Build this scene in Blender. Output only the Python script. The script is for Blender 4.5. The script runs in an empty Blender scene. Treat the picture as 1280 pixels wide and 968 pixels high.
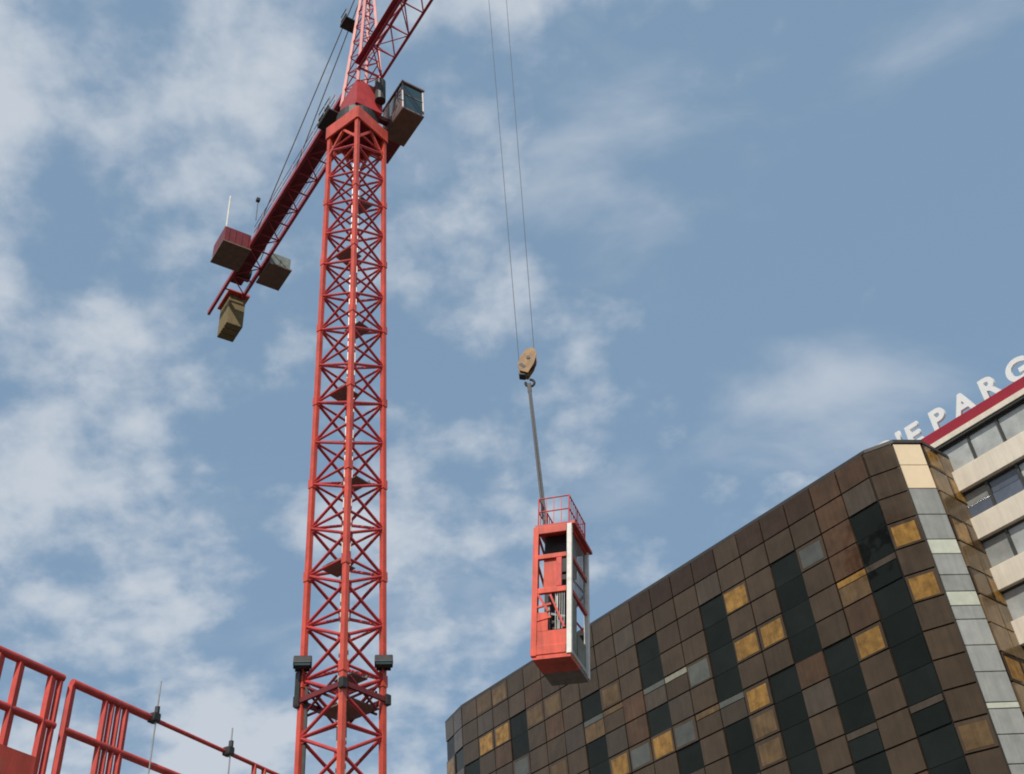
import bpy, bmesh, math, random
from mathutils import Vector, Matrix
R = math.radians
rnd = random.Random(7)
scene = bpy.context.scene
col = scene.collection

# ------------------------------------------------------------------ camera
F_PX, CX, CY, CAM_H = 1350.0, 640.0, 484.0, 1.6          # photograph is 1280 x 968
up = Vector((482 - CX, CY + 1200, -F_PX)).normalized()    # zenith seen from the camera
fw = Vector((0, 0, -1))
yv = (fw - up * fw.dot(up)).normalized()
xv = yv.cross(up)
RW = Matrix((xv, yv, up))                                  # camera -> world
cam_d = bpy.data.cameras.new('camera')
cam_d.sensor_width = 36; cam_d.lens = 36 * F_PX / 1280
cam_d.clip_start = 0.1; cam_d.clip_end = 6000
cam = bpy.data.objects.new('camera', cam_d); col.objects.link(cam)
cam.matrix_world = Matrix.Translation((0, 0, CAM_H)) @ RW.to_4x4()
scene.camera = cam

def ray(px, py):
    return (RW @ Vector((px - CX, CY - py, -F_PX))).normalized()
def at_z(px, py, z):                                       # point of that pixel at a known height
    d = ray(px, py); return Vector((0, 0, CAM_H)) + d * ((z - CAM_H) / d.z)
def at_range(px, py, r):                                   # point of that pixel at a known plan distance
    d = ray(px, py); return Vector((0, 0, CAM_H)) + d * (r / math.hypot(d.x, d.y))

# ------------------------------------------------------------------ sky and sun
SUN_EL, SUN_AZ = 47.0, 190.0            # azimuth clockwise from +Y (behind the camera, to the left)
sun_dir = Vector((math.sin(R(SUN_AZ)) * math.cos(R(SUN_EL)), math.cos(R(SUN_AZ)) * math.cos(R(SUN_EL)), math.sin(R(SUN_EL))))
world = bpy.data.worlds.new('World'); scene.world = world; world.use_nodes = True
nt = world.node_tree; nt.nodes.clear()
def N(t, **kw):
    n = nt.nodes.new(t)
    for k, v in kw.items(): setattr(n, k, v)
    return n
def L(a, b): nt.links.new(a, b)
def math_n(op, a, b=None, clamp=False):
    n = N('ShaderNodeMath', operation=op); n.use_clamp = clamp
    for i, v in enumerate((a, b)):
        if v is None: continue
        if isinstance(v, (int, float)): n.inputs[i].default_value = v
        else: L(v, n.inputs[i])
    return n.outputs[0]
out = N('ShaderNodeOutputWorld'); bg = N('ShaderNodeBackground'); bg.inputs['Strength'].default_value = 0.1
L(bg.outputs[0], out.inputs[0])
sky = N('ShaderNodeTexSky', sky_type='NISHITA'); sky.sun_disc = False
sky.sun_elevation = R(SUN_EL); sky.sun_rotation = R(SUN_AZ)
sky.air_density = 1.0; sky.dust_density = 3.0; sky.ozone_density = 1.2; sky.altitude = 100
tc = N('ShaderNodeTexCoord'); sep = N('ShaderNodeSeparateXYZ'); L(tc.outputs['Generated'], sep.inputs[0])
zz = math_n('ADD', math_n('MAXIMUM', sep.outputs[2], 0.03), 0.35)
comb = N('ShaderNodeCombineXYZ')                           # a flat cloud layer seen in perspective
L(math_n('DIVIDE', sep.outputs[0], zz), comb.inputs[0]); L(math_n('DIVIDE', sep.outputs[1], zz), comb.inputs[1])
def noise(scale, detail, rough, dist, offs, sc=(1, 1, 1), rz=0):
    mp = N('ShaderNodeMapping'); mp.inputs['Location'].default_value = offs; mp.inputs['Scale'].default_value = sc
    mp.inputs['Rotation'].default_value = (0, 0, rz)
    L(comb.outputs[0], mp.inputs[0])
    n = N('ShaderNodeTexNoise'); n.inputs['Scale'].default_value = scale; n.inputs['Detail'].default_value = detail
    n.inputs['Roughness'].default_value = rough; n.inputs['Distortion'].default_value = dist
    L(mp.outputs[0], n.inputs['Vector']); return n.outputs['Fac']
def ramp(v, lo, hi):
    m = N('ShaderNodeMapRange', interpolation_type='SMOOTHSTEP')
    L(v, m.inputs['Value']); m.inputs['From Min'].default_value = lo; m.inputs['From Max'].default_value = hi
    return m.outputs[0]
puff = noise(6.6, 7, 0.47, 0.05, (-2.22, 7.45, -17.54))
fine = noise(17.0, 7, 0.56, 0.1, (5.3, -8.1, 2.0))
big = noise(1.5, 2, 0.5, 0.0, (-9.58, 13.63, -14.1))
wisp = noise(4.6, 6, 0.52, 0.35, (-17.73, -19.42, 10.64), (0.8, 1.25, 1), R(35))
# the cloud bank thickens towards the west (world -X)
west = math_n('MULTIPLY', sep.outputs[0], -0.36)
puff = math_n('ADD', puff, math_n('MULTIPLY', math_n('SUBTRACT', fine, 0.5), 0.52))
dens = math_n('ADD', math_n('ADD', puff, math_n('MULTIPLY', math_n('SUBTRACT', big, 0.5), 0.42)), west)
cl1 = math_n('MULTIPLY', ramp(dens, 0.45, 0.76), 0.88)
cl2 = math_n('MULTIPLY', ramp(math_n('ADD', wisp, math_n('MULTIPLY', math_n('SUBTRACT', big, 0.5), 0.7)), 0.46, 0.82), 0.7)
cover = math_n('ADD', math_n('MAXIMUM', cl1, cl2), 0.0, True)
veil = N('ShaderNodeMix', data_type='RGBA'); veil.inputs['Factor'].default_value = 0.7
L(sky.outputs[0], veil.inputs['A']); veil.inputs['B'].default_value = (2.6, 4.0, 5.65, 1)       # thin high haze
mixc = N('ShaderNodeMix', data_type='RGBA'); L(cover, mixc.inputs['Factor'])
L(veil.outputs['Result'], mixc.inputs['A']); mixc.inputs['B'].default_value = (5.9, 6.4, 7.05, 1)
L(mixc.outputs['Result'], bg.inputs['Color'])

sd = bpy.data.lights.new('sun', 'SUN'); sd.energy = 3.7; sd.angle = R(0.6); sd.color = (1.0, 0.93, 0.82)
sun = bpy.data.objects.new('sun', sd); col.objects.link(sun)
sun.rotation_euler = sun_dir.to_track_quat('Z', 'Y').to_euler(); sun.location = sun_dir * 120
scene.render.engine = 'CYCLES'
scene.cycles.filter_width = 1.9
vs = scene.view_settings; vs.view_transform = 'Standard'; vs.look = 'None'; vs.exposure = 0.0; vs.gamma = 1.0
vs.use_curve_mapping = False

# ------------------------------------------------------------------ materials
def mat(name, c, rough=0.5, metal=0.0, var=0.15, scale=3.0, spec=0.5, dirt=None, bump=0.0, rand=0.0, tint=None, wave=0.0, streak=0.0):
    m = bpy.data.materials.new(name); m.use_nodes = True
    t = m.node_tree; b = t.nodes['Principled BSDF']
    b.inputs['Roughness'].default_value = rough; b.inputs['Metallic'].default_value = metal
    b.inputs['Specular IOR Level'].default_value = spec
    tcn = t.nodes.new('ShaderNodeTexCoord'); geo = t.nodes.new('ShaderNodeNewGeometry')
    nz = t.nodes.new('ShaderNodeTexNoise'); nz.inputs['Scale'].default_value = scale; nz.inputs['Detail'].default_value = 5
    nz.inputs['Roughness'].default_value = 0.65
    t.links.new(geo.outputs['Position'], nz.inputs['Vector'])
    mr = t.nodes.new('ShaderNodeMapRange'); mr.inputs['From Min'].default_value = 0.3; mr.inputs['From Max'].default_value = 0.7
    mr.inputs['To Min'].default_value = 1 - var; mr.inputs['To Max'].default_value = 1 + var
    t.links.new(nz.outputs['Fac'], mr.inputs['Value'])
    val = mr.outputs[0]
    if rand:
        oi = t.nodes.new('ShaderNodeObjectInfo'); m2 = t.nodes.new('ShaderNodeMapRange')
        m2.inputs['To Min'].default_value = 1 - rand; m2.inputs['To Max'].default_value = 1 + rand
        t.links.new(oi.outputs['Random'], m2.inputs['Value'])
        mm = t.nodes.new('ShaderNodeMath'); mm.operation = 'MULTIPLY'
        t.links.new(val, mm.inputs[0]); t.links.new(m2.outputs[0], mm.inputs[1]); val = mm.outputs[0]
    if streak:
        mp = t.nodes.new('ShaderNodeMapping'); mp.inputs['Scale'].default_value = (2.2, 2.2, 0.12)
        t.links.new(geo.outputs['Position'], mp.inputs[0])
        n3 = t.nodes.new('ShaderNodeTexNoise'); n3.inputs['Scale'].default_value = 1.6; n3.inputs['Detail'].default_value = 6; n3.inputs['Roughness'].default_value = 0.7
        t.links.new(mp.outputs[0], n3.inputs['Vector'])
        m3 = t.nodes.new('ShaderNodeMapRange'); m3.inputs['From Min'].default_value = 0.35; m3.inputs['From Max'].default_value = 0.65
        m3.inputs['To Min'].default_value = 1 - streak; m3.inputs['To Max'].default_value = 1 + streak * 0.6
        t.links.new(n3.outputs['Fac'], m3.inputs['Value'])
        mm = t.nodes.new('ShaderNodeMath'); mm.operation = 'MULTIPLY'
        t.links.new(val, mm.inputs[0]); t.links.new(m3.outputs[0], mm.inputs[1]); val = mm.outputs[0]
    if tint: b.inputs['Specular Tint'].default_value = (*tint, 1)
    if wave:                                               # panes are never quite flat
        n4 = t.nodes.new('ShaderNodeTexNoise'); n4.inputs['Scale'].default_value = 0.9; n4.inputs['Detail'].default_value = 1
        t.links.new(geo.outputs['Position'], n4.inputs['Vector'])
        bw = t.nodes.new('ShaderNodeBump'); bw.inputs['Strength'].default_value = wave; bw.inputs['Distance'].default_value = 0.08
        t.links.new(n4.outputs['Fac'], bw.inputs['Height']); t.links.new(bw.outputs[0], b.inputs['Normal'])
    hsv = t.nodes.new('ShaderNodeHueSaturation'); hsv.inputs['Color'].default_value = (*c, 1)
    t.links.new(val, hsv.inputs['Value'])
    colout = hsv.outputs[0]
    if dirt:
        n2 = t.nodes.new('ShaderNodeTexNoise'); n2.inputs['Scale'].default_value = scale * 0.6; n2.inputs['Detail'].default_value = 8
        n2.inputs['Roughness'].default_value = 0.75
        t.links.new(geo.outputs['Position'], n2.inputs['Vector'])
        rp = t.nodes.new('ShaderNodeMapRange'); rp.inputs['From Min'].default_value = 0.56; rp.inputs['From Max'].default_value = 0.72
        rp.inputs['To Max'].default_value = 0.7
        t.links.new(n2.outputs['Fac'], rp.inputs['Value'])
        mx = t.nodes.new('ShaderNodeMix'); mx.data_type = 'RGBA'
        t.links.new(rp.outputs[0], mx.inputs['Factor']); t.links.new(colout, mx.inputs['A']); mx.inputs['B'].default_value = (*dirt, 1)
        colout = mx.outputs['Result']
    t.links.new(colout, b.inputs['Base Color'])
    if bump:
        bp = t.nodes.new('ShaderNodeBump'); bp.inputs['Strength'].default_value = bump; bp.inputs['Distance'].default_value = 0.02
        t.links.new(nz.outputs['Fac'], bp.inputs['Height']); t.links.new(bp.outputs[0], b.inputs['Normal'])
    return m
RUST = (0.16, 0.06, 0.03)
M = {
 'red': mat('crane_red_paint', (0.62, 0.084, 0.050), 0.42, var=0.22, scale=1.7, dirt=(0.50, 0.135, 0.09), streak=0.18),
 'orange': mat('orange_red_paint', (0.62, 0.072, 0.034), 0.45, var=0.2, scale=2.5, dirt=(0.34, 0.11, 0.06), streak=0.3),
 'rail_red': mat('rail_red_paint', (0.55, 0.055, 0.04), 0.5, var=0.25, scale=5, dirt=(0.42, 0.13, 0.10), streak=0.2),
 'lacing_red': mat('lacing_red_paint', (0.47, 0.042, 0.042), 0.5, var=0.25, scale=1.7, dirt=(0.22, 0.035, 0.035)),  # crane red darkened; the shade on thin members is put into the colour
 'jib_shade_red': mat('jib_crimson_paint', (0.36, 0.028, 0.045), 0.42, var=0.22, scale=1.7, dirt=(0.2, 0.03, 0.035)),  # crane red turned dark crimson; underside shade painted into the colour
 'dark_red': mat('dark_red_paint', (0.16, 0.016, 0.02), 0.5, var=0.25, scale=2),
 'dark': mat('dark_steel', (0.035, 0.034, 0.033), 0.55, 0.2, 0.3, 4),
 'galv': mat('galvanised_steel', (0.30, 0.30, 0.29), 0.5, 0.5, 0.2, 6),
 'grate': mat('grating_steel', (0.22, 0.18, 0.155), 0.7, 0.2, 0.25, 6),
 'rope': mat('wire_rope', (0.13, 0.13, 0.135), 0.9, 0.0, 0.2, 20),
 'white': mat('white_paint', (0.74, 0.72, 0.66), 0.5, 0, 0.12, 4, dirt=(0.4, 0.36, 0.3)),
 'pale': mat('pale_grey_panel', (0.42, 0.43, 0.41), 0.5, 0, 0.2, 4, dirt=(0.25, 0.24, 0.2)),
 'sheet': mat('weathered_sheet', (0.20, 0.22, 0.19), 0.6, 0.1, 0.3, 4, dirt=(0.12, 0.09, 0.07)),
 'concrete': mat('concrete', (0.36, 0.34, 0.29), 0.9, 0, 0.2, 2.5, bump=0.3),
 'ballast': mat('ballast_concrete', (0.20, 0.15, 0.07), 0.9, 0, 0.2, 2.5, bump=0.3, dirt=(0.2, 0.16, 0.1)),
 'hookpaint': mat('hook_block_paint', (0.30, 0.165, 0.06), 0.6, 0, 0.4, 5, dirt=(0.06, 0.045, 0.035)),
 'cab_body': mat('cab_body_paint', (0.22, 0.15, 0.14), 0.45, 0, 0.2, 3, dirt=(0.12, 0.07, 0.06)),
 'tan_shell': mat('cab_floor', (0.17, 0.095, 0.065), 0.6, 0, 0.2, 3),
 'cab_glass': mat('cab_glass', (0.02, 0.05, 0.05), 0.08, 0, 0.1, 3, spec=0.9),
 'asphalt': mat('asphalt', (0.055, 0.053, 0.05), 0.9, 0, 0.3, 1.5, bump=0.3, dirt=(0.12, 0.105, 0.085)),
 'frame_brown': mat('curtain_wall_frame', (0.022, 0.016, 0.013), 0.5, 0.3, 0.2, 2),
 'coping': mat('dark_coping', (0.06, 0.055, 0.05), 0.5, 0.4, 0.2, 2),
 'p_brown': mat('brown_glass', (0.040, 0.026, 0.0165), 0.09, 0, 0.38, 0.55, rand=0.28, spec=0.8, tint=(1.0, 0.74, 0.5), wave=0.35, streak=0.25),
 'p_tan': mat('tan_glass', (0.10, 0.062, 0.029), 0.12, 0, 0.4, 1.2, spec=0.6, tint=(1.0, 0.74, 0.5), wave=0.35, streak=0.25, rand=0.25),
 'd_bronze': mat('bronze_glass', (0.16, 0.108, 0.058), 0.15, 0, 0.35, 0.8, rand=0.2, spec=0.5, tint=(1.0, 0.74, 0.5), wave=0.35, streak=0.25),  # brown glass made brighter; sunlight on the end face is in the colour
 'p_rust': mat('rust_glass', (0.062, 0.031, 0.017), 0.1, 0, 0.4, 0.8, spec=0.7, tint=(1.0, 0.74, 0.5), wave=0.35, streak=0.25, rand=0.2),
 'p_maroon': mat('maroon_panel', (0.030, 0.017, 0.013), 0.15, 0, 0.3, 1.2, spec=0.5, tint=(1.0, 0.74, 0.5), wave=0.35, streak=0.25, rand=0.2),
 'p_orange': mat('amber_blind_glass', (0.25, 0.135, 0.034), 0.14, 0, 0.5, 1.6, spec=0.5, tint=(1.0, 0.74, 0.5), wave=0.35, streak=0.25, rand=0.2),
 'p_dark': mat('dark_glass', (0.008, 0.010, 0.009), 0.07, 0, 0.3, 0.6, spec=0.2, wave=0.35, tint=(0.85, 0.95, 0.8), rand=0.4),
 'p_grey': mat('grey_glass', (0.095, 0.098, 0.085), 0.25, 0, 0.25, 1.0, rand=0.25),
 'p_slate': mat('slate_glass', (0.040, 0.032, 0.026), 0.1, 0, 0.3, 0.8, spec=0.8, tint=(1.0, 0.74, 0.5), wave=0.35, streak=0.25, rand=0.25),
 'p_light': mat('light_blind', (0.24, 0.23, 0.17), 0.4, 0, 0.2, 2.0, rand=0.2),
 'p_cream': mat('cream_panel', (0.72, 0.58, 0.39), 0.5, 0, 0.06, 1.0),
 'c_grey': mat('pale_blind_glass', (0.285, 0.29, 0.27), 0.12, 0, 0.15, 0.9, streak=0.12, wave=0.3, rand=0.16),
 'c_light': mat('pale_blind', (0.50, 0.52, 0.43), 0.3, 0, 0.12, 2.0, rand=0.1),
 'w_cream': mat('cream_render', (0.72, 0.65, 0.54), 0.8, 0, 0.07, 0.7, dirt=(0.60, 0.54, 0.45), bump=0.05, streak=0.10),
 'w_glass': mat('office_glass', (0.33, 0.345, 0.335), 0.1, 0, 0.25, 0.7, rand=0.35, spec=0.7),
 'w_glass2': mat('office_blue_glass', (0.10, 0.12, 0.16), 0.1, 0, 0.25, 0.7, rand=0.35, spec=0.7),
 'w_frame': mat('office_frame', (0.055, 0.055, 0.05), 0.5, 0.2, 0.2, 2),
 'w_wall': mat('office_wall', (0.40, 0.37, 0.32), 0.8, 0, 0.1, 1),
 'sign_red': mat('sign_red', (0.30, 0.010, 0.026), 0.4, 0, 0.08, 2),
 'letter': mat('sign_letter', (0.78, 0.78, 0.77), 0.4, 0, 0.04, 2),
}

# ------------------------------------------------------------------ helpers
def link(o, parent=None):
    col.objects.link(o)
    if parent: o.parent = parent
    return o
def thing(name, label, cat, loc=(0, 0, 0), rz=0, group=None):
    o = bpy.data.objects.new(name, None); link(o)
    o.location = loc; o.rotation_euler = (0, 0, rz); o['label'] = label; o['category'] = cat
    o.empty_display_size = 0.3
    if group: o['group'] = group
    return o
class MB:
    def __init__(s): s.bm = bmesh.new()
    def box(s, c, size, rot=None, bevel=0.0):
        m = Matrix.Translation(c) @ ((rot or Matrix.Identity(3)).to_4x4()) @ Matrix.Diagonal((*size, 1))
        r = bmesh.ops.create_cube(s.bm, size=1, matrix=m)
        if bevel:
            es = list({e for v in r['verts'] for e in v.link_edges})
            bmesh.ops.bevel(s.bm, geom=es, offset=bevel, segments=2, affect='EDGES', profile=0.7)
        return s
    def bar(s, p, q, tx, ty=None):
        p, q = Vector(p), Vector(q); d = q - p
        s.box((p + q) / 2, (tx, ty or tx, d.length), frame(d)); return s
    def cyl(s, p, q, r, n=10, r2=None):
        p, q = Vector(p), Vector(q); d = q - p
        m = Matrix.Translation((p + q) / 2) @ frame(d).to_4x4()
        bmesh.ops.create_cone(s.bm, cap_ends=True, segments=n, radius1=r, radius2=r if r2 is None else r2, depth=d.length, matrix=m); return s
    def prism(s, pts, h):                                  # pts: list of bottom ring Vectors, h: extrusion Vector
        b = [s.bm.verts.new(p) for p in pts]; t = [s.bm.verts.new(Vector(p) + h) for p in pts]
        n = len(pts)
        s.bm.faces.new(b[::-1]); s.bm.faces.new(t)
        for i in range(n): s.bm.faces.new((b[i], b[(i + 1) % n], t[(i + 1) % n], t[i]))
        return s
    def mesh(s, name, m):
        bmesh.ops.recalc_face_normals(s.bm, faces=s.bm.faces)
        me = bpy.data.meshes.new(name); s.bm.to_mesh(me); s.bm.free()
        me.materials.append(M[m] if isinstance(m, str) else m); return me
    def build(s, name, m, parent=None):
        return link(bpy.data.objects.new(name, s.mesh(name, m)), parent)
def frame(d):
    d = Vector(d).normalized()
    a = Vector((0, 0, 1)) if abs(d.z) < 0.99 else Vector((1, 0, 0))
    x = a.cross(d).normalized(); y = d.cross(x)
    return Matrix((x, y, d)).transposed()
_unit = {}
def bar(name, p, q, tx, m, parent, ty=None, round_=False):
    """one straight member; alike members share one mesh"""
    key = (name, m, round_)
    if key not in _unit:
        b = MB()
        if round_: b.cyl((0, 0, -.5), (0, 0, .5), .5, 8)
        else: b.box((0, 0, 0), (1, 1, 1))
        _unit[key] = b.mesh(name, m)
        if round_:
            for f_ in _unit[key].polygons: f_.use_smooth = len(f_.vertices) == 4
    p, q = Vector(p), Vector(q); d = q - p
    o = link(bpy.data.objects.new(name, _unit[key]), parent)
    o.matrix_basis = Matrix.Translation((p + q) / 2) @ frame(d).to_4x4() @ Matrix.Diagonal((tx, ty or tx, d.length, 1))
    return o
def tagstruct(o, kind='structure'): o['kind'] = kind; return o

# ------------------------------------------------------------------ ground
g = MB(); g.box((0, 0, -0.25), (6000, 6000, 0.5)); tagstruct(g.build('ground', 'asphalt'))

# ------------------------------------------------------------------ brown glass tower block
HROW, NROW, ZT = 1.65, 22, 37.3
def uv(a): return Vector((math.cos(R(a)), math.sin(R(a)), 0))
C1 = Vector((20.51, 54.22, 0)); C2 = Vector((22.06, 53.39, 0)); C3 = Vector((23.80, 53.67, 0))
A0 = C1 + uv(130) * 42.12                                   # far end of the long facade
E1 = A0 + uv(118) * 3.6; E2 = E1 + uv(88) * 1.9; E3 = E2 + uv(58) * 1.9
D1 = C3 + uv(43) * 16.0
B1 = E3 + uv(40) * 13.0
tower = thing('tower_block', 'dark brown glass office block with a rounded corner and patchwork of amber panes', 'building', C1)
poly = [D1, C3, C2, C1, A0, E1, E2, E3, B1]
w = MB(); w.prism([p - C1 for p in poly], Vector((0, 0, ZT - 0.06))); w.build('wall', 'frame_brown', tower)
# coping: a thin slab overhanging the wall head
cen = sum(poly, Vector()) / len(poly)
w = MB(); w.prism([(p - C1) + (p - cen).normalized() * 0.16 + Vector((0, 0, ZT - 0.08)) for p in poly], Vector((0, 0, 0.22))); w.build('coping', 'coping', tower)

DARK = {0: set(range(2, 12)), 2: {6, 7, 8, 9, 10}, 3: {2, 3, 4, 5}, 4: {6, 7, 8, 9}, 6: {2, 3, 4, 5, 7, 8}, 8: {7},
        9: {2, 3, 5}, 12: {3, 5, 6}, 16: {2, 3}, 19: {3}}
SPEC = {(1, 6): 'p_orange', (1, 4): 'p_tan', (1, 0): 'p_rust', (2, 2): 'p_grey', (3, 6): 'p_rust', (4, 4): 'p_orange', (5, 2): 'p_orange',
        (5, 4): 'p_orange', (5, 6): 'p_orange', (5, 8): 'p_tan', (7, 4): 'p_grey', (8, 5): 'p_slate', (8, 6): 'p_grey', (9, 6): 'p_orange',
        (10, 6): 'p_grey', (11, 5): 'p_slate', (11, 6): 'p_orange', (12, 4): 'p_tan', (14, 2): 'p_tan', (14, 5): 'p_tan', (15, 2): 'p_tan',
        (16, 4): 'p_grey', (17, 2): 'p_orange', (17, 0): 'p_tan', (18, 2): 'p_orange', (18, 0): 'p_tan', (18, 1): 'p_slate',
        (0, 0): 'p_rust', (2, 0): 'p_maroon', (4, 0): 'p_maroon', (3, 0): 'p_maroon', (7, 0): 'p_maroon', (8, 0): 'p_maroon', (9, 0): 'p_maroon',
        (6, 0): 'p_maroon', (0, 1): 'p_slate', (1, 1): 'p_rust', (1, 3): 'p_rust', (1, 2): 'p_rust', (1, 5): 'p_rust', (2, 1): 'p_brown', (10, 5): 'p_rust', (11, 4): 'p_brown'}
STRIP = {(6, 6): 'p_grey', (7, 6): 'p_tan', (8, 4): 'p_light', (9, 4): 'p_grey', (12, 4): 'p_grey', (11, 4): 'p_tan', (1, 4): 'p_orange', (0, 4): 'p_slate', (2, 9): 'p_slate', (0, 9): 'p_slate'}
_pm = {}
def pane(p, a, wdt, hgt, cls, parent, name='glass_panel', tilt=0.006, thick=0.07):
    """one panel of a curtain wall, centre p on the wall plane, facade direction a (degrees, outward on its right)"""
    key = (round(wdt, 3), round(hgt, 3), cls, thick)
    if key not in _pm:
        b = MB(); b.box((0, 0, 0), (wdt, thick, hgt), bevel=0.018); _pm[key] = b.mesh(name, cls)
    o = link(bpy.data.objects.new(name, _pm[key]), parent)
    o.matrix_basis = (Matrix.Translation(p) @ Matrix.Rotation(R(a) + rnd.gauss(0, tilt), 4, 'Z') @ Matrix.Rotation(rnd.gauss(0, tilt), 4, 'X'))
    return o
rest = MB()
def facade(P, a, ncol, wd, rows_of, cls_of, strip_of=None, gap=0.085):
    """P right-hand end (left-to-right direction a reversed): columns counted from P along direction a+180"""
    u = uv(a + 180); n = uv(a - 90)
    for c in range(ncol):
        for r in range(NROW):
            ctr = P - C1 + u * (c + 0.5) * wd + n * 0.07 + Vector((0, 0, ZT - 0.12 - (r + 0.5) * HROW))
            cls = cls_of(c, r)
            if r < rows_of(c):
                st = strip_of(c, r) if strip_of else None
                if st:
                    pane(ctr + Vector((0, 0, HROW * 0.36)), a, wd - gap, HROW * 0.22, st, tower, 'blind_strip')
                    pane(ctr - Vector((0, 0, HROW * 0.12)), a, wd - gap, HROW * 0.68, cls, tower)
                elif cls in ('p_orange', 'p_tan', 'p_grey'):     # a lighter pane held in a brown surround
                    sp = pane(ctr, a, wd - gap, HROW - gap, 'p_brown', tower, thick=0.14)
                    fw_, fh_ = (wd - gap) * rnd.uniform(0.78, 0.9), (HROW - gap) * rnd.uniform(0.74, 0.88)
                    pn = pane(Vector(((rnd.random() - .5) * 0.06, -0.05, -0.05)), 0, fw_, fh_, cls, sp, 'amber_pane' if cls != 'p_grey' else 'grey_pane', 0.003)
                elif cls == 'p_dark':
                    pane(ctr - n * 0.06, a, wd - gap * 0.3, HROW - 0.02, cls, tower)
                else:
                    pane(ctr, a, wd - gap, HROW - gap, cls, tower, thick=0.14)
            else:
                rest.box(ctr, (wd - gap, 0.07, HROW - gap), Matrix.Rotation(R(a), 3, 'Z'))
def clsA(c, r):
    if r in DARK.get(c, ()): return 'p_dark'
    if (c, r) in SPEC: return SPEC[(c, r)]
    t = rnd.random()
    return 'p_rust' if t < 0.07 else 'p_slate' if t < 0.17 else 'p_tan' if t < 0.20 else 'p_brown'
facade(C1, -50, 20, 2.106, lambda c: max(4, 13 - int(c * 0.46)), clsA, lambda c, r: STRIP.get((c, r)))
BCOL = {3: 'p_orange', 5: 'p_orange', 10: 'p_tan'}
facade(C2, math.degrees(math.atan2((C2 - C1).y, (C2 - C1).x)), 1, (C2 - C1).length, lambda c: 14, lambda c, r: BCOL.get(r, 'p_brown'))
# the pale column on the corner has its own uneven panel heights
aC = math.degrees(math.atan2((C3 - C2).y, (C3 - C2).x)); wC = (C3 - C2).length; nC = uv(aC - 90)
zc = ZT - 0.12
for h, cl in [(1.5, 'p_cream'), (1.63, 'p_cream'), (1.75, 'c_grey'), (1.62, 'c_grey'), (0.92, 'c_light'), (1.3, 'c_grey'), (1.0, 'c_grey'), (0.85, 'c_light'),
              (0.8, 'c_grey'), (1.46, 'c_grey'), (1.46, 'c_grey'), (1.62, 'c_grey'), (0.33, 'c_light'), (1.31, 'c_grey'), (1.46, 'c_grey'), (1.5, 'c_grey'), (1.6, 'c_grey')]:
    pane((C2 + C3) / 2 - C1 + nC * 0.03 + Vector((0, 0, zc - h / 2)), aC, wC - 0.07, h - 0.05, cl, tower); zc -= h
while zc > 1.5:
    rest.box((C2 + C3) / 2 - C1 + nC * 0.03 + Vector((0, 0, zc - 0.8)), (wC - 0.07, 0.07, 1.5), Matrix.Rotation(R(aC), 3, 'Z')); zc -= 1.6
DC = ['d_bronze', 'p_orange', 'd_bronze', 'p_tan', 'd_bronze', 'p_orange', 'd_bronze', 'd_bronze', 'p_orange', 'd_bronze', 'p_tan', 'd_bronze']
facade(C3 + uv(43) * 3.4, 43, 2, 1.7, lambda c: 12, lambda c, r: DC[(r + 5 * c) % 12])
facade(E1 + (A0 - E1), -62, 2, 1.8, lambda c: 5, lambda c, r: 'p_orange' if (c, r) == (1, 2) else ('p_slate', 'p_brown', 'p_dark')[(c + r) % 3] if r else 'p_brown')
o = rest.build('glass_panel_field', 'p_brown', tower); o['kind'] = 'stuff'

# ------------------------------------------------------------------ cream banded office building behind it
az = R(24.38); P0 = Vector((61.6 * math.sin(az), 61.6 * math.cos(az), 0))
uW = uv(-50); nW = uv(-140)                                 # along the facade (towards the viewer's right), outward
office = thing('office_building', 'cream banded office building with ribbon windows behind the brown glass block', 'building', P0, R(-50))
# local frame: x along the facade, -y outward
SW, EW, DEP = -26.0, 34.0, 15.0
b = MB(); b.box(((SW + EW) / 2, DEP / 2 + 0.25, 19.2), (EW - SW, DEP, 38.4)); b.build('wall', 'w_wall', office)
BANDS = [(36.06 - 3.26 * k, 34.70 - 3.26 * k) for k in range(11)]
for zt_, zb_ in BANDS:
    b = MB(); b.box(((SW + EW) / 2, -0.02, (zt_ + zb_) / 2), (EW - SW, 0.5, zt_ - zb_), bevel=0.03); b.build('spandrel_band', 'w_cream', office)
b = MB(); b.box(((SW + EW) / 2, -0.02, 38.32), (EW - SW, 0.5, 0.36), bevel=0.02); b.build('roof_fascia', 'w_cream', office)
b = MB(); b.box(((SW + EW) / 2, 0.02, 38.06), (EW - SW, 0.44, 0.16)); b.build('shadow_rail', 'w_frame', office)  # dark rail under the roof fascia
tops = [(37.97, 36.07)] + [(BANDS[k][1] - 0.01, BANDS[k + 1][0] + 0.01) for k in range(5)]
for k, (zt_, zb_) in enumerate(tops):
    h = zt_ - zb_
    b = MB()
    for zf in (zt_ - 0.05, zb_ + 0.05): b.box(((SW + EW) / 2, 0.13, zf), (EW - SW, 0.16, 0.10))
    b.build('window_rail', 'w_frame', office)
    for i in range(-3, 17):
        x = 0.40 + i * 2.0
        b = MB(); b.box((x, 0.12, (zt_ + zb_) / 2), (0.14, 0.20, h - 0.21)); b.build('mullion', 'w_frame', office)
        if k in (1,):                                         # this storey has a split sash
            for sgn in (-1, 1):
                pm = pane(Vector((x + 1.0, 0.14 if sgn < 0 else 0.20, (zt_ + zb_) / 2 + sgn * (h - 0.24) / 4)), 0, 1.84, (h - 0.24) / 2 - 0.05, 'w_glass2' if sgn < 0 or i % 2 else 'w_glass', office, 'window_pane', 0.004)
        else:
            pane(Vector((x + 1.0, 0.16, (zt_ + zb_) / 2)), 0, 1.84, h - 0.24, 'w_glass2' if (k == 3 and i % 2) or k == 4 else 'w_glass', office, 'window_pane', 0.004)
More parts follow.
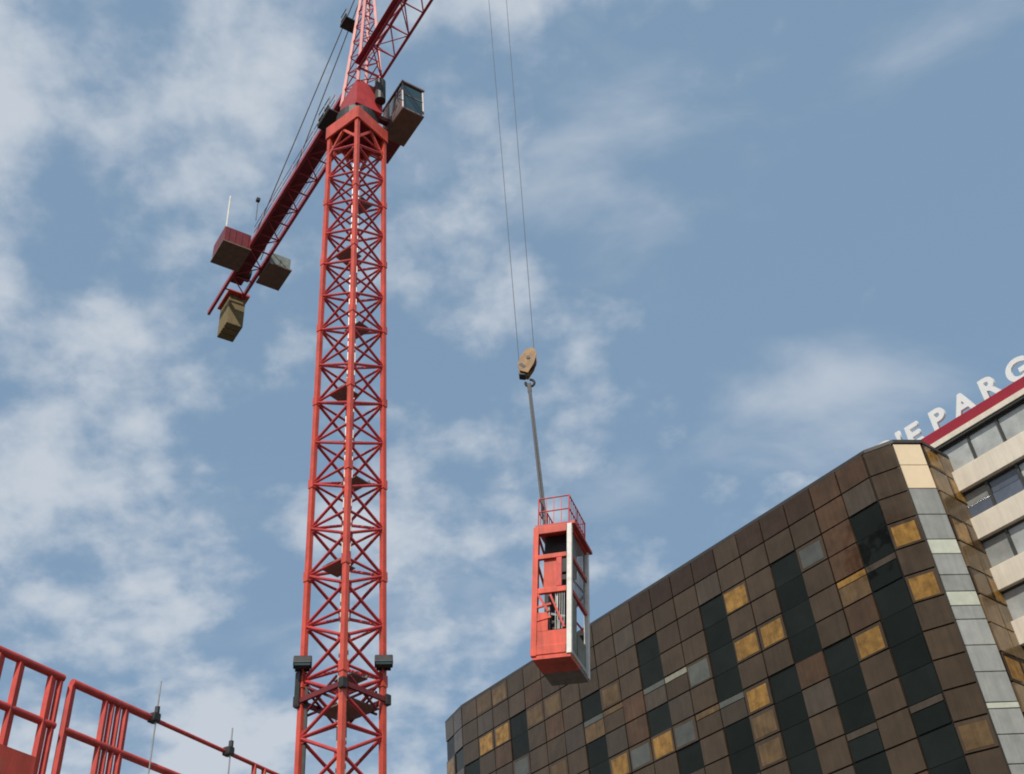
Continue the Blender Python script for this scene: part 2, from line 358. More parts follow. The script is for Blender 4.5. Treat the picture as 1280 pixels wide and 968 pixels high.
# sign
sign = thing('roof_sign', 'long red roof beam carrying raised white capital letters', 'sign', P0 + Vector((0, 0, 38.5)), R(-50))
b = MB(); b.box(((SW + EW) / 2, 0.15, 0.45), (EW - SW, 0.35, 0.80), bevel=0.02); b.build('beam', 'sign_red', sign)
for x in range(int(SW) + 1, int(EW), 3):
    bar('bracket', (x, 0.15, 0.0), (x, 0.15, 0.25), 0.12, 'w_frame', sign)
TEXT = "CAISSE D'EPARGNE"
def letter_mesh(ch):
    cu = bpy.data.curves.new('letter', 'FONT'); cu.body = ch; cu.size = 2.05; cu.extrude = 0.10; cu.offset = 0.07; cu.align_x = 'CENTER'
    ob = bpy.data.objects.new('tmp', cu); col.objects.link(ob)
    dg = bpy.context.evaluated_depsgraph_get(); me = bpy.data.meshes.new_from_object(ob.evaluated_get(dg))
    bpy.data.objects.remove(ob); me.materials.clear(); me.materials.append(M['letter']); return me
pos = {9: -0.75, 10: 1.10, 11: 2.95, 12: 4.80, 13: 6.75, 14: 8.65, 15: 10.4, 8: -1.75, 7: -2.9}
for i, ch in enumerate(TEXT):
    if ch == ' ': continue
    x = pos.get(i, -2.9 - 1.75 * (7 - i))
    o = link(bpy.data.objects.new('letter', letter_mesh(ch)), sign)
    o.location = (x, 0.12, 0.80); o.rotation_euler = (R(90), 0, 0)

# ------------------------------------------------------------------ tower crane
MA = R(-10.9); MP = Vector((35 * math.sin(MA), 35 * math.cos(MA), 0))
crane = thing('tower_crane', 'tall red lattice tower crane with cab and counterweight standing over the site', 'crane', MP)
los = 100.9                                                # direction from the viewer to the mast
HALF = 1.34
corner = [uv(los + 180 + 90 * k) * HALF for k in range(4)]  # near, right?, far, left
ZM = 45.8
b = MB(); b.box((0, 0, 0.5), (5.5, 5.5, 1.0), Matrix.Rotation(R(los - 45), 3, 'Z'), bevel=0.05); b.build('foundation_block', 'concrete', crane)
rotm = Matrix.Rotation(R(los - 45), 3, 'Z')
for k, c in enumerate(corner):
    b = MB(); b.box(c + Vector((0, 0, (ZM + 1) / 2)), (0.19, 0.19, ZM - 1), rotm, bevel=0.02); b.build('mast_chord', 'red', crane)
    for z in range(5, 45, 4):
        b_ = bar('splice_sleeve', c + Vector((0, 0, z - 0.22)), c + Vector((0, 0, z + 0.22)), 0.235, 'red', crane)
        b_.matrix_basis = Matrix.Translation(c + Vector((0, 0, z))) @ rotm.to_4x4() @ Matrix.Diagonal((0.24, 0.24, 0.40, 1))
PITCH = 1.98
nlev = int((ZM - 1.2) / PITCH)
for k in range(4):
    p, q = corner[k], corner[(k + 1) % 4]
    flip = k % 2
    for i in range(nlev + 1):
        z = 1.25 + i * PITCH
        bar('horizontal_brace', p + Vector((0, 0, z)), q + Vector((0, 0, z)), 0.105, 'lacing_red', crane, round_=True)
        if i < nlev:
            a_, b_ = (p, q) if flip else (q, p)
            bar('diagonal_brace', a_ + Vector((0, 0, z)), b_ + Vector((0, 0, z + PITCH / 2)), 0.122, 'lacing_red', crane, round_=True)
            bar('diagonal_brace', b_ + Vector((0, 0, z + PITCH / 2)), a_ + Vector((0, 0, z + PITCH)), 0.122, 'lacing_red', crane, round_=True)
for k in range(4):
    p, q = corner[k], corner[(k + 1) % 4]
    fd = (q - p).normalized(); fr = Matrix((fd, Vector((0, 0, 1)).cross(fd), Vector((0, 0, 1)))).transposed()
    for i in range(nlev):
        z = 1.25 + i * PITCH
        a_, b_ = (p, q) if k % 2 else (q, p)
        for pt, oth, zz_, hh_ in ((b_, a_, z + PITCH / 2, 0.34), (a_, b_, z, 0.42)):
            g_ = bar('gusset_plate', (0, 0, 0), (0, 0, 1), 1, 'lacing_red', crane)
            g_.matrix_basis = Matrix.Translation(pt + (oth - pt).normalized() * 0.19 + Vector((0, 0, zz_))) @ fr.to_4x4() @ Matrix.Diagonal((0.22, 0.02, hh_, 1))
# ladder and rest platforms inside the mast
cx = uv(los) * 0.25
b = MB()
lx = uv(los - 45)
for s in (-1, 1): b.bar(cx + lx * 0.2 * s + Vector((0, 0, 1.2)), cx + lx * 0.2 * s + Vector((0, 0, 45.5)), 0.05)
z = 1.5
while z < 45.4: b.bar(cx - lx * 0.2 + Vector((0, 0, z)), cx + lx * 0.2 + Vector((0, 0, z)), 0.03); z += 0.3
b.build('ladder', 'galv', crane)
for i, z in enumerate(range(5, 45, 4)):
    s = 1 if i % 2 else -1
    b = MB(); b.box(uv(los - 45) * 0.35 * s + Vector((0, 0, z + 0.2)), (0.75, 0.9, 0.04), rotm)
    b.box(uv(los - 45) * 0.72 * s + Vector((0, 0, z + 0.29)), (0.03, 0.9, 0.10), rotm); b.build('rest_platform', 'grate', crane)
# anchorage collar with two floodlights
b = MB()
for k in range(4):
    p, q = corner[k] * 1.10, corner[(k + 1) % 4] * 1.10
    b.bar(p + Vector((0, 0, 16.35)), q + Vector((0, 0, 16.35)), 0.10, 0.17)
b.build('collar_frame', 'dark_red', crane)
for k in range(4):
    b = MB(); b.box(corner[k] * 1.10 + Vector((0, 0, 16.35)), (0.22, 0.22, 0.36), rotm, bevel=0.03); b.build('collar_clamp', 'dark', crane)
rt = uv(los - 90); nr = uv(los + 180)
b = MB(); b.box(corner[3] * 1.08 + rt * 0.02 + Vector((0, 0, 16.75)), (0.26, 0.22, 1.25), rotm, bevel=0.03); b.build('junction_box', 'dark', crane)
for k in range(4):
    p, q = corner[k], corner[(k + 1) % 4]
    for zz0, zz1 in ((15.95, 16.75), (16.75, 15.95)):
        bar('collar_strut', p.lerp(q, 0.15) + Vector((0, 0, zz0)), p.lerp(q, 0.85) + Vector((0, 0, zz1)), 0.09, 'dark_red', crane, round_=True)
b = MB(); b.box(uv(los - 45) * 0.3 + Vector((0, 0, 16.1)), (1.3, 1.6, 0.05), rotm); b.build('collar_walkway', 'grate', crane)
for s in (-1, 1):
    base = rt * (s * 1.36) + nr * 0.28
    b = MB()
    b.box(base + Vector((0, 0, 17.62)), (0.62, 0.30, 0.36), Matrix.Rotation(R(los - 90), 3, 'Z') @ Matrix.Rotation(R(-28), 3, 'X'), bevel=0.04)
    b.box(base - nr * 0.2 + Vector((0, 0, 17.55)), (0.5, 0.06, 0.34), Matrix.Rotation(R(los - 90), 3, 'Z'))
    b.bar(base - nr * 0.24 + rt * -s * 0.02 + Vector((0, 0, 17.2)), base - nr * 0.24 + rt * -s * 0.02 + Vector((0, 0, 17.7)), 0.09)
    fl = b.build('floodlight', 'dark', crane)
    b = MB(); b.box(base + nr * 0.17 + Vector((0, 0, 17.53)), (0.54, 0.02, 0.28), Matrix.Rotation(R(los - 90), 3, 'Z') @ Matrix.Rotation(R(-28), 3, 'X')); b.build('lens', 'cab_glass', fl)
b = MB(); b.bar(corner[3] * 1.0 + rt * 0.16 + nr * 0.05 + Vector((0, 0, 1.0)), corner[3] + rt * 0.16 + nr * 0.05 + Vector((0, 0, 17.0)), 0.10); b.build('power_cable', 'dark', crane)
# head of the mast: square support frame, slewing ring, turntable
jd = -53.5; ju = uv(jd); jk = uv(jd + 90); jrot = Matrix.Rotation(R(jd), 3, 'Z')
def J(a, c, z): return ju * a + jk * c + Vector((0, 0, z))
fc = [c * 1.13 for c in corner]
for k in range(4):
    p, q = fc[k], fc[(k + 1) % 4]
    b = MB(); b.bar(p + Vector((0, 0, 46.15)), q + Vector((0, 0, 46.15)), 0.10, 0.85)
    b.build('support_beam', 'red', crane)
    m_ = (p + q) / 2
    b = MB()                                               # gusset below each beam
    pp, qq = corner[k], corner[(k + 1) % 4]
    b.bar(pp + Vector((0, 0, 44.4)), (pp + qq) / 2 + Vector((0, 0, 45.7)), 0.12); b.bar(qq + Vector((0, 0, 44.4)), (pp + qq) / 2 + Vector((0, 0, 45.7)), 0.12)
    b.build('head_brace', 'red', crane)
b = MB(); b.box((0, 0, 46.4), (2.0, 2.0, 0.1), rotm); b.build('head_plate', 'dark_red', crane)
b = MB(); b.cyl((0, 0, 46.6), (0, 0, 47.3), 1.08, 28); b.build('slewing_ring', 'dark', crane)
b = MB(); b.box(J(0.1, 0.14, 48.3), (1.9, 1.5, 1.95), jrot, bevel=0.04); b.build('turntable', 'lacing_red', crane)
b = MB(); b.cyl(J(1.25, 0.65, 48.0), J(1.25, 0.65, 49.6), 0.28, 14); b.build('slewing_motor', 'dark', crane)
b = MB(); b.box(J(-1.15, -1.0, 48.0), (1.4, 0.8, 0.08), jrot)
for x in (-1.8, -1.1, -0.5): b.bar(J(x, -1.38, 48.0), J(x, -1.38, 49.0), 0.045)
for z in (48.5, 49.0): b.bar(J(-1.83, -1.38, z), J(-0.47, -1.38, z), 0.04)
b.box(J(-1.15, -1.4, 48.12), (1.4, 0.03, 0.16), jrot)
b.build('access_platform', 'dark', crane)
# tower head (cat head)
JC = 0.18
apex = J(0.75, JC, 61.0)
legs = [(J(1.0, JC - 0.7, 49.2), apex + jk * -0.12), (J(1.0, JC + 0.7, 49.2), apex + jk * 0.12), (J(-0.9, JC - 0.7, 49.2), apex + jk * -0.12 - ju * 0.25), (J(-0.9, JC + 0.7, 49.2), apex + jk * 0.12 - ju * 0.25)]
for p, q in legs: bar('head_leg', p, q, 0.15, 'lacing_red', crane)
for t0 in range(9):
    f0, f1 = t0 / 9, (t0 + 1) / 9
    for i0, i1 in ((0, 1), (2, 3), (0, 2), (1, 3)):
        pa, pb = legs[i0][0].lerp(legs[i0][1], f0), legs[i1][0].lerp(legs[i1][1], f0)
        bar('head_brace_bar', pa, pb, 0.07, 'lacing_red', crane, round_=True)
        bar('head_brace_bar', pa, legs[i1][0].lerp(legs[i1][1], f1), 0.06, 'lacing_red', crane, round_=True)
b = MB()
b.box(J(-0.45, -0.42, 56.3), (0.8, 0.8, 0.06), jrot)
for x in (-0.82, -0.08): b.bar(J(x, -0.8, 56.3), J(x, -0.8, 57.2), 0.045)
for z in (56.75, 57.2): b.bar(J(-0.82, -0.8, z), J(-0.08, -0.8, z), 0.045)
b.box(J(-0.45, -0.82, 56.42), (0.8, 0.03, 0.25), jrot); b.build('head_platform', 'dark', crane)
# jib
ZJ = 50.35
JL = 30.0; JP = 1.5; nj = int(JL / JP)
def jz(a): return ZJ
CH = {-1: JC - 0.66, 1: JC + 0.66}
for s in (-1, 1):
    bar('jib_chord', J(1.0, CH[s], ZJ), J(1.0 + JL, CH[s], ZJ), 0.16, 'jib_shade_red', crane, round_=True)
bar('jib_chord', J(1.6, JC, ZJ + 1.45), J(1.0 + JL, JC, ZJ + 1.45), 0.18, 'jib_shade_red', crane, round_=True)
for i in range(nj + 1):
    a = 1.0 + i * JP
    bar('jib_cross_bar', J(a, CH[-1], ZJ), J(a, CH[1], ZJ), 0.07, 'jib_shade_red', crane, round_=True)
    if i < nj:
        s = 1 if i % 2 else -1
        bar('jib_plan_diagonal', J(a, CH[-s], ZJ), J(a + JP, CH[s], ZJ), 0.06, 'jib_shade_red', crane, round_=True)
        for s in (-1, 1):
            bar('jib_web_diagonal', J(a, CH[s], ZJ), J(a + JP / 2, JC, ZJ + 1.45), 0.075, 'jib_shade_red', crane, round_=True)
            bar('jib_web_diagonal', J(a + JP, CH[s], ZJ), J(a + JP / 2, JC, ZJ + 1.45), 0.075, 'jib_shade_red', crane, round_=True)
b = MB(); b.box(J(4.6, CH[-1] - 0.10, ZJ + 0.13), (7.0, 0.42, 0.05), jrot)
b.build('jib_walkway', 'jib_shade_red', crane)
bar('jib_pendant', apex, J(18.0, JC, ZJ + 1.55), 0.08, 'jib_shade_red', crane, round_=True)
# counter-jib
CJ = 19.0
for s, x1 in ((-1, 20.3), (1, 18.6)):
    b = MB(); b.box(J(-(0.9 + x1) / 2, CH[s] + 0.02, 50.25), (x1 - 0.9, 0.17, 0.32), jrot, bevel=0.015); b.build('counter_jib_beam', 'jib_shade_red', crane)
nc = 13
for i in range(nc):
    a = -1.4 - i * 1.35
    bar('counter_jib_cross_bar', J(a, CH[-1], 50.2), J(a, CH[1], 50.2), 0.10, 'jib_shade_red', crane, round_=True)
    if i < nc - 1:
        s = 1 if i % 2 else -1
        bar('counter_jib_diagonal', J(a, CH[-s], 50.2), J(a - 1.35, CH[s], 50.2), 0.08, 'jib_shade_red', crane, round_=True)
b = MB(); b.box(J(-9.3, JC - 0.18, 50.42), (15.6, 0.88, 0.05), jrot); b.build('counter_jib_deck', 'dark_red', crane)
for s in (-1, 1):
    b = MB()
    for i in range(9): b.bar(J(-1.8 - i * 1.4, CH[s], 50.4), J(-1.8 - i * 1.4, CH[s], 51.45), 0.03)
    for z in (50.95, 51.45): b.bar(J(-1.8, CH[s], z), J(-13.0, CH[s], z), 0.028)
    b.build('counter_jib_railing', 'dark_red', crane)
for s in (-1, 1):
    bar('counter_jib_pendant', apex + jk * 0.12 * s, J(-14.5, JC + 0.45 * s, 50.5), 0.055, 'galv', crane)
b = MB(); b.box(J(-14.25, -1.33, 50.35), (1.9, 1.66, 1.25), jrot, bevel=0.04)
for i in range(4): b.box(J(-13.28, -1.9 + 0.4 * i, 50.35), (0.05, 0.06, 1.1), jrot)
cab1 = b.build('winch_house', 'dark_red', crane)
b = MB(); b.box(J(-14.25, -1.33, 49.66), (2.1, 1.75, 0.10), jrot); b.build('winch_floor', 'tan_shell', cab1)
b = MB(); b.box(J(-14.6, 1.62, 50.2), (1.7, 1.35, 1.0), jrot, bevel=0.04); cab2 = b.build('electrical_cabinet', 'sheet', crane)
b = MB(); b.box(J(-14.6, 1.6, 49.62), (2.0, 1.5, 0.10), jrot); b.build('cabinet_floor', 'tan_shell', cab2)
b = MB(); b.cyl(J(-13.6, -2.0, 50.95), J(-13.6, -2.0, 54.0), 0.06, 8); b.build('antenna_mast', 'white', crane)
b = MB(); b.cyl(J(-11.6, -0.9, 50.5), J(-11.6, -0.9, 52.2), 0.03, 6); b.box(J(-11.6, -0.9, 52.3), (0.22, 0.22, 0.25), jrot, bevel=0.03); b.build('beacon_lamp', 'dark', crane)
b = MB(); b.cyl(J(-16.4, JC - 0.5, 50.75), J(-16.4, JC + 0.5, 50.75), 0.42, 16); b.build('winch_drum', 'dark', crane)
for i in range(3):
    a = -18.2 - i * 0.56
    b = MB(); b.box(J(a, 0.58, 49.05), (0.50, 1.05, 2.45), jrot, bevel=0.04); b.build('counterweight_block', 'ballast', crane)
b = MB(); b.box(J(-18.7, 0.58, 50.36), (2.0, 1.4, 0.14), jrot); b.build('counterweight_hanger', 'orange', crane)
# operator's cab
cabc = J(0.72, 2.28, 48.65)
def K(a, c, z): return cabc + ju * a + jk * c + Vector((0, 0, z))
b = MB()
# shell: floor, roof, back, sills and corner posts
b.box(K(0, 0, -1.10), (2.2, 1.25, 0.10), jrot, bevel=0.02)
b.box(K(0, 0, 1.08), (2.3, 1.35, 0.12), jrot, bevel=0.03)
b.box(K(-1.05, 0, 0), (0.08, 1.25, 2.1), jrot)
for s in (-1, 1):
    b.box(K(0, s * 0.60, -0.75), (2.1, 0.06, 0.65), jrot)
    for x in (-0.45, 0.42): b.box(K(x, s * 0.60, 0.3), (0.07, 0.06, 1.5), jrot)
    b.bar(K(1.05, s * 0.60, -1.05), K(1.05, s * 0.60, 1.05), 0.07)
    b.box(K(-0.75, s * 0.60, 0.3), (0.6, 0.05, 1.5), jrot)
b.box(K(1.05, 0, 0.12), (0.05, 1.2, 0.07), jrot)
cabo = b.build('operator_cab', 'cab_body', crane)
b = MB(); b.box(K(0, 0, -1.17), (2.1, 1.2, 0.03), jrot); b.build('cab_floor', 'tan_shell', cabo)
for zc_, hh in ((-0.45, 1.05), (0.60, 0.85)):
    b = MB(); b.box(K(1.04, 0, zc_), (0.025, 1.12, hh), jrot); b.build('windscreen_pane', 'cab_glass', cabo)
for s in (-1, 1):
    for x0, x1 in ((-0.42, 0.40), (0.45, 1.02)):
        b = MB(); b.box(K((x0 + x1) / 2, s * 0.60, 0.3), (x1 - x0, 0.025, 1.45), jrot); b.build('side_pane', 'cab_glass', cabo)
b = MB(); b.box(J(-1.0, 2.1, 47.55), (1.6, 1.2, 0.14), jrot); b.box(J(0.1, 1.2, 48.2), (0.3, 0.9, 0.3), jrot)
for x in (-1.75, -0.9): b.bar(J(x, 2.67, 47.55), J(x, 2.67, 48.55), 0.05)
for z in (48.05, 48.55): b.bar(J(-1.8, 2.67, z), J(-0.35, 2.67, z), 0.045)
b.box(J(-1.8, 2.1, 47.85), (0.05, 1.2, 0.55), jrot)
b.build('cab_platform', 'dark_red', crane)
# trolley, hoist ropes
hookP = at_range(659, 455, math.hypot(0.515, 24.73))
ra = (Vector((hookP.x, hookP.y, 0)) - MP).dot(ju)
b = MB()
for s in (-1, 1): b.box(J(ra, CH[s] * 1.0, ZJ - 0.22), (1.5, 0.12, 0.2), jrot)
for x in (-0.6, 0.6): b.box(J(ra + x, JC, ZJ - 0.26), (0.12, 1.4, 0.16), jrot)
b.build('trolley', 'dark', crane)
toploc = hookP - MP
t1 = at_range(611, 0, 24.6); t2 = at_range(633, 0, 24.6)
h1 = at_range(649, 455, 24.73); h2 = at_range(668, 444, 24.73)
for t_, h_ in ((t1, h1), (t2, h2)):
    d = (t_ - h_); e = h_ + d * ((ZJ - 0.3 - h_.z) / d.z)
    bar('hoist_rope', h_ - MP, e - MP, 0.019, 'rope', crane, round_=True)

# ------------------------------------------------------------------ hook block
hook = thing('hook_block', 'rusty yellow hook block hanging on two thin hoist ropes', 'hook block', hookP - Vector((0, 0, 0.5)))
hr = Matrix.Rotation(R(14), 3, 'Y')
def H(x, y, z): return hr @ Vector((x, y, z)) + Vector((0, 0, 0.5))
for s in (-1, 1):
    b = MB()
    pts = [(-0.14, -0.42), (0.10, -0.46), (0.22, -0.1), (0.25, 0.30), (0.12, 0.50), (-0.08, 0.44), (-0.22, 0.12), (-0.24, -0.22)]
    b.prism([H(x, s * 0.16 - 0.02, z) for x, z in pts], Vector((0, 0.04, 0))); ck = b.build('cheek_plate', 'hookpaint', hook)
    b = MB(); b.cyl(H(0.02, s * 0.17, 0.10), H(0.02, s * 0.20, 0.10), 0.06, 10); b.build('axle_cap', 'dark', ck)
    b = MB(); b.box(H(-0.10, s * 0.182, -0.22), (0.20, 0.012, 0.10), hr @ Matrix.Rotation(R(35), 3, 'Y')); b.build('warning_stripe', 'dark', ck)
b = MB(); b.cyl(H(0.02, -0.13, 0.10), H(0.02, 0.13, 0.10), 0.24, 18); b.build('sheave', 'dark', hook)
b = MB(); b.box(H(-0.06, 0, -0.42), (0.20, 0.26, 0.22), hr, bevel=0.03); b.build('swivel', 'dark', hook)
b = MB(); prev = None
for i in range(13):
    t = R(90 - i * 24); p = Vector((0.02 + 0.13 * math.cos(t), 0, -0.24 + 0.13 * math.sin(t)))
    if prev is not None: b.cyl(prev, p, 0.04, 8)
    prev = p
b.build('hook', 'dark', hook)

# ------------------------------------------------------------------ hoisted cage
NR_ = 23.9
Nb = at_range(712, 818, NR_)
cage = thing('hoist_cage', 'orange red steel cage with pale posts hanging from the hook block', 'cage', Nb)
tilt = Matrix.Rotation(R(6.2), 4, 'Y')
azl = math.atan2(Nb.x, Nb.y)
cage.matrix_world = Matrix.Translation(Nb) @ Matrix.Rotation(-azl, 4, 'Z') @ tilt
eL = Vector((-0.86, 0.207, 0)); wL = eL.length; eL.normalize()
eR = Vector((0.217, 0.90, 0)).normalized(); wR = 1.55
HC = 3.55
def Q(l, r, z): return eL * l + eR * r + Vector((0, 0, z))
crot = Matrix((-eL, eR, Vector((0, 0, 1)))).transposed()
def cbox(b, l0, l1, r0, r1, z0, z1, bevel=0.0):
    b.box(Q((l0 + l1) / 2, (r0 + r1) / 2, (z0 + z1) / 2), (abs(l1 - l0), abs(r1 - r0), z1 - z0), crot, bevel)
for nm, l, r, m_ in (('n', 0, 0, 'white'), ('r', 0, wR, 'white'), ('l', wL, 0, 'orange'), ('b', wL, wR, 'orange')):
    k_ = 0.062 if m_ == 'white' else 0.07
    b = MB(); cbox(b, l - k_, l + k_, r - k_, r + k_, 0.02, HC, 0.012); o = b.build('corner_post', m_, cage)
    if m_ == 'white': o['label'] = 'pale painted corner post'
# front-left face: frame beams and panels
for z0, z1 in ((0.05, 0.28), (1.66, 1.80), (2.62, 2.74), (HC - 0.20, HC)):
    b = MB(); cbox(b, 0.08, wL - 0.06, -0.05, 0.05, z0, z1, 0.01); b.build('cross_beam', 'orange', cage)
b = MB(); cbox(b, 0.08, wL - 0.06, -0.02, 0.015, 0.28, 0.66); b.build('front_panel', 'orange', cage)
b = MB(); cbox(b, wL - 0.34, wL - 0.06, -0.025, 0.012, 0.66, 1.15); b.build('front_panel', 'orange', cage)
b = MB(); cbox(b, 0.30, wL - 0.20, 0.02, 0.05, 1.80, 2.62); b.build('front_panel', 'orange', cage)
b = MB(); cbox(b, 0.20, 0.34, -0.05, 0.018, 1.81, 2.61, 0.01); b.build('front_strut', 'rail_red', cage)
b = MB(); b.bar(Q(wL - 0.40, -0.03, 1.60), Q(0.12, -0.03, 0.70), 0.05); b.build('front_strut', 'rail_red', cage)
for z_ in (0.95, 1.3): 
    bar('front_rung', Q(wL - 0.07, -0.02, z_), Q(wL - 0.42, -0.02, z_ + 0.06), 0.05, 'orange', cage)
b = MB(); b.bar(Q(wL - 0.08, -0.03, 1.64), Q(wL - 0.36, -0.03, 1.15), 0.06); b.build('front_strut', 'rail_red', cage)
b = MB(); cbox(b, 0.10, wL - 0.07, 0.45, 0.95, 2.45, HC - 0.02, 0.03); b.build('control_cabinet', 'dark', cage)  # added dark box, stands in for shade inside the upper opening
b = MB(); cbox(b, 0.10, wL - 0.08, 0.50, 0.54, 0.08, 2.45); b.build('inner_wall', 'dark', cage)  # added dark sheet so the gaps in the front read as shaded
for i in range(5):
    bar('mesh_rod', Q(0.14 + 0.055 * i, 0.0, 0.68), Q(0.14 + 0.055 * i, 0.0, 1.66), 0.014, 'galv', cage)
# left and back sheets, floor, roof
b = MB(); cbox(b, wL - 0.02, wL + 0.01, 0.06, wR - 0.06, 0.05, 1.3); b.build('left_sheet', 'dark_red', cage)
b = MB(); cbox(b, 0.07, wL - 0.07, wR - 0.02, wR + 0.01, 0.05, 1.2); b.build('back_sheet', 'dark', cage)  # dark colour stands in for the shaded interior
b = MB(); cbox(b, -0.03, wL + 0.03, -0.03, 0.80, -0.06, 0.05); b.build('floor_plate', 'orange', cage)
b = MB(); cbox(b, -0.03, wL + 0.03, 0.81, wR + 0.03, -0.05, 0.05); b.build('floor_plate', 'grate', cage)
b = MB(); cbox(b, -0.14, wL + 0.04, -0.04, wR + 0.12, HC, HC + 0.07); b.build('roof_plate', 'rail_red', cage)
b = MB(); cbox(b, 0.25, 0.75, 0.35, 1.2, 0.06, 1.1, 0.04); cbox(b, 0.35, 0.65, 0.5, 0.9, 1.1, 1.45, 0.06); b.build('drive_motor', 'dark', cage)
# right face: rails and pale sheets between the two white posts
for z in (0.08, 1.70, 2.65, HC - 0.09):
    b = MB(); cbox(b, -0.03, 0.05, 0.06, wR - 0.06, z, z + 0.10); b.build('side_rail', 'rail_red' if z > 1 else 'pale', cage)
for r0, r1, z0, z1 in ((0.10, 0.62, 0.20, 1.66), (0.70, 1.44, 0.20, 0.85)):
    b = MB(); cbox(b, 0.0, 0.02, r0, r1, z0, z1); b.build('side_sheet', 'sheet', cage)
for i in range(11):
    r = 0.16 + i * 0.122
    b = MB(); cbox(b, 0.0, 0.02, r, r + 0.025, 1.82, 3.42); b.build('mesh_bar', 'galv', cage)
for r0, z0, r1, z1 in ((0.08, 1.82, wR - 0.08, 2.62), (0.08, 2.62, wR - 0.08, 1.82), (0.08, 2.75, wR - 0.08, 3.45), (0.08, 3.45, wR - 0.08, 2.75)):
    bar('side_brace', Q(wL, r0, z0), Q(wL, r1, z1), 0.05, 'rail_red', cage)
for l0, z0, l1, z1 in ((0.08, 1.3, wL - 0.08, 2.3), (wL - 0.08, 1.3, 0.08, 2.3), (0.08, 2.4, wL - 0.08, 3.4)):
    bar('back_brace', Q(l0, wR, z0), Q(l1, wR, z1), 0.05, 'rail_red', cage)
for k_, (l_, r_) in enumerate(((0.25, 0.3), (0.55, 0.2), (0.4, 0.9), (0.7, 1.2))):
    bar('pipe', Q(l_, r_, 0.06), Q(l_ + 0.06, r_ + 0.05, 1.5 + 0.2 * k_), 0.06, 'galv' if k_ % 2 else 'dark', cage, round_=True)
b = MB(); b.bar(Q(0.12, 0.02, 1.0), Q(wL - 0.4, 0.06, 1.12), 0.05); b.bar(Q(0.30, 0.05, 0.7), Q(0.34, 0.05, 1.62), 0.04); b.build('inner_bar', 'galv', cage)
# roof guard rail
ps = [(0.03, 0.03), (0.03, wR / 2), (0.03, wR - 0.03), (wL - 0.03, wR - 0.03), (wL - 0.03, wR / 2), (wL - 0.03, 0.03)]
for i, (l, r) in enumerate(ps):
    l2, r2 = ps[(i + 1) % 6]
    bar('guard_post', Q(l, r, HC + 0.07), Q(l, r, HC + 0.92), 0.04, 'rail_red', cage, round_=True)
    for f_ in (0.25, 0.5, 0.75):
        bar('guard_baluster', Q(l + (l2 - l) * f_, r + (r2 - r) * f_, HC + 0.07), Q(l + (l2 - l) * f_, r + (r2 - r) * f_, HC + 0.9), 0.02, 'rail_red', cage)
    for z in (0.5, 0.9): bar('guard_rail', Q(l, r, HC + z), Q(l2, r2, HC + z), 0.036, 'rail_red', cage, round_=True)
# sling
cage_m = cage.matrix_world.copy()
lug = cage_m @ Q(wL * 0.88, 0.40, HC + 0.25)
b = MB(); b.box(Q(wL * 0.88, 0.40, HC + 0.15), (0.10, 0.22, 0.24), crot, bevel=0.02); b.build('lifting_lug', 'dark', cage)
top = hookP + Vector((-0.01, 0, -0.82))
sling = thing('lifting_sling', 'grey wire sling stretched from the hook down to the orange cage', 'sling', lug)
d = top - lug
for s in (-1, 1): bar('sling_leg', Vector((0.035 * s, 0.05 * s, 0)), d + Vector((0.02 * s, 0, 0)), 0.06, 'rope', sling, round_=True)
b = MB(); b.box(d - Vector((0, 0, 0.10)), (0.12, 0.08, 0.34), bevel=0.02); b.build('shackle', 'dark', sling)

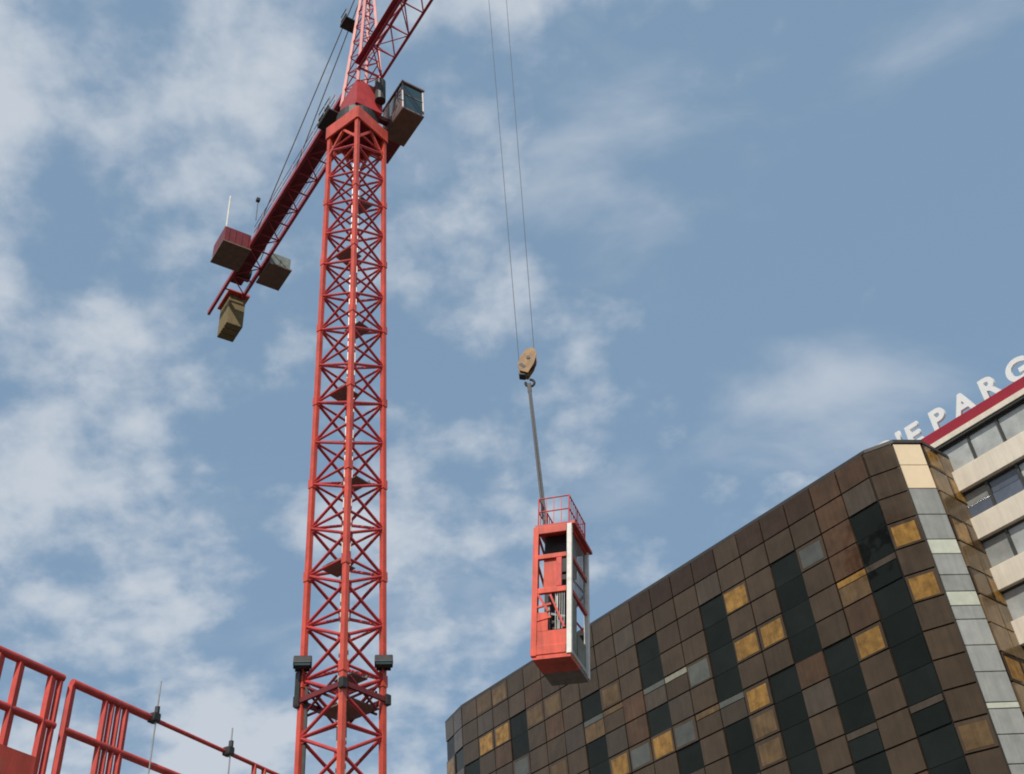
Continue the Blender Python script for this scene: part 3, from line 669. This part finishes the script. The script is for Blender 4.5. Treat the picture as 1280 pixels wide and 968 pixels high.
# ------------------------------------------------------------------ site wall with red edge protection
ZR = 6.5
a0 = at_z(0, 813, ZR); a1 = at_z(340, 966, ZR)
ud = (a1 - a0).normalized(); angR = math.degrees(math.atan2(ud.y, ud.x)); nR = uv(angR - 90)
def along(px, py=None, z=ZR):
    """distance along the rail line for a pixel column, read on the top rail"""
    y = 813 + 153 * px / 340; p = at_z(px, y, z); return (p - a0).dot(ud)
def G(s, z, off=0): return a0 + ud * s + nR * off + Vector((0, 0, z - ZR))
ZW = 5.15
wall = thing('site_wall', 'tall raw concrete wall of the building site under the red railing', 'wall', G(0, 0))
b = MB(); mid = G(2.0, ZW / 2) - G(0, 0); b.box(mid, (16.0, 0.35, ZW), Matrix.Rotation(R(angR), 3, 'Z'), bevel=0.02); b.build('wall_panel', 'concrete', wall)
MID = 0.50
def panel(s0, s1, posts, label, toe, topt=0.085, mid_to=None):
    t = thing('guard_railing', label, 'railing', G(s0, ZW), group=None)
    o = G(s0, ZW)
    bar('top_rail', G(s0, ZR) - o, G(s1, ZR) - o, topt, 'rail_red', t, round_=True)
    bar('mid_rail', G(s0, ZR - MID) - o, G(mid_to or s1, ZR - MID) - o, 0.08, 'rail_red', t, round_=True)
    for s, wd, zt_ in posts:
        bar('post', G(s, ZW + 0.004) - o, G(s, ZR - 0.04 + zt_) - o, wd, 'rail_red', t, ty=0.05)
    if toe:
        bm_ = MB(); q0, q1 = G(toe[0], ZW + 0.22, 0.10) - o, G(toe[1], ZW + 0.22, 0.10) - o
        bm_.bar(q0, q1, 0.06, 0.44); bm_.build('toe_board', 'orange', t)
    return t
s = along
panel(s(-150), s(79), [(s(-110), .09, 0), (s(-60), .09, 0), (s(2), .10, 0), (s(27), .09, 0), (s(66), .10, 0), (s(76), .05, 0)], 'red steel guard railing with an orange toe board on the concrete wall', (s(-150), s(56)))
panel(s(90), s(188), [(s(91), .09, 0), (s(133), .06, 0), (s(141), .035, 0), (s(149), .04, 0), (s(158), .075, 0)], 'red guard railing with four close upright bars beside the thin rods', None, mid_to=s(340))
t = thing('rail_tube', 'thin dark red tube running on from the guard railing past two rods', 'tube', G(s(188), ZW))
o = G(s(188), ZW)
bar('tube', G(s(189), ZR) - o, G(s(460), ZR) - o, 0.05, 'rail_red', t, round_=True)
for px in (318, 330, 420): bar('post', G(s(px), ZW + 0.004) - o, G(s(px), ZR) - o, 0.05, 'rail_red', t)
for px, hi in ((190, 0.42), (283, 0.28)):
    o = G(s(px), ZW, 0.06)
    rod = thing('steel_rod', 'thin steel rod clamped upright to the %s' % ('end of the red guard railing' if px == 190 else 'thin dark red tube'), 'rod', o)
    bar('rod', Vector((0, 0, -0.3)), Vector((0, 0, ZR + hi - ZW)), 0.018, 'galv', rod, round_=True)
    b = MB(); b.box(Vector((0, 0, ZR - ZW)) - nR * 0.03, (0.10, 0.11, 0.10), Matrix.Rotation(R(angR), 3, 'Z'), bevel=0.02)
    b.cyl(Vector((0, 0, ZR - ZW + 0.04)), Vector((0, 0, ZR - ZW + 0.12)), 0.03, 6); b.build('clamp', 'dark', rod)
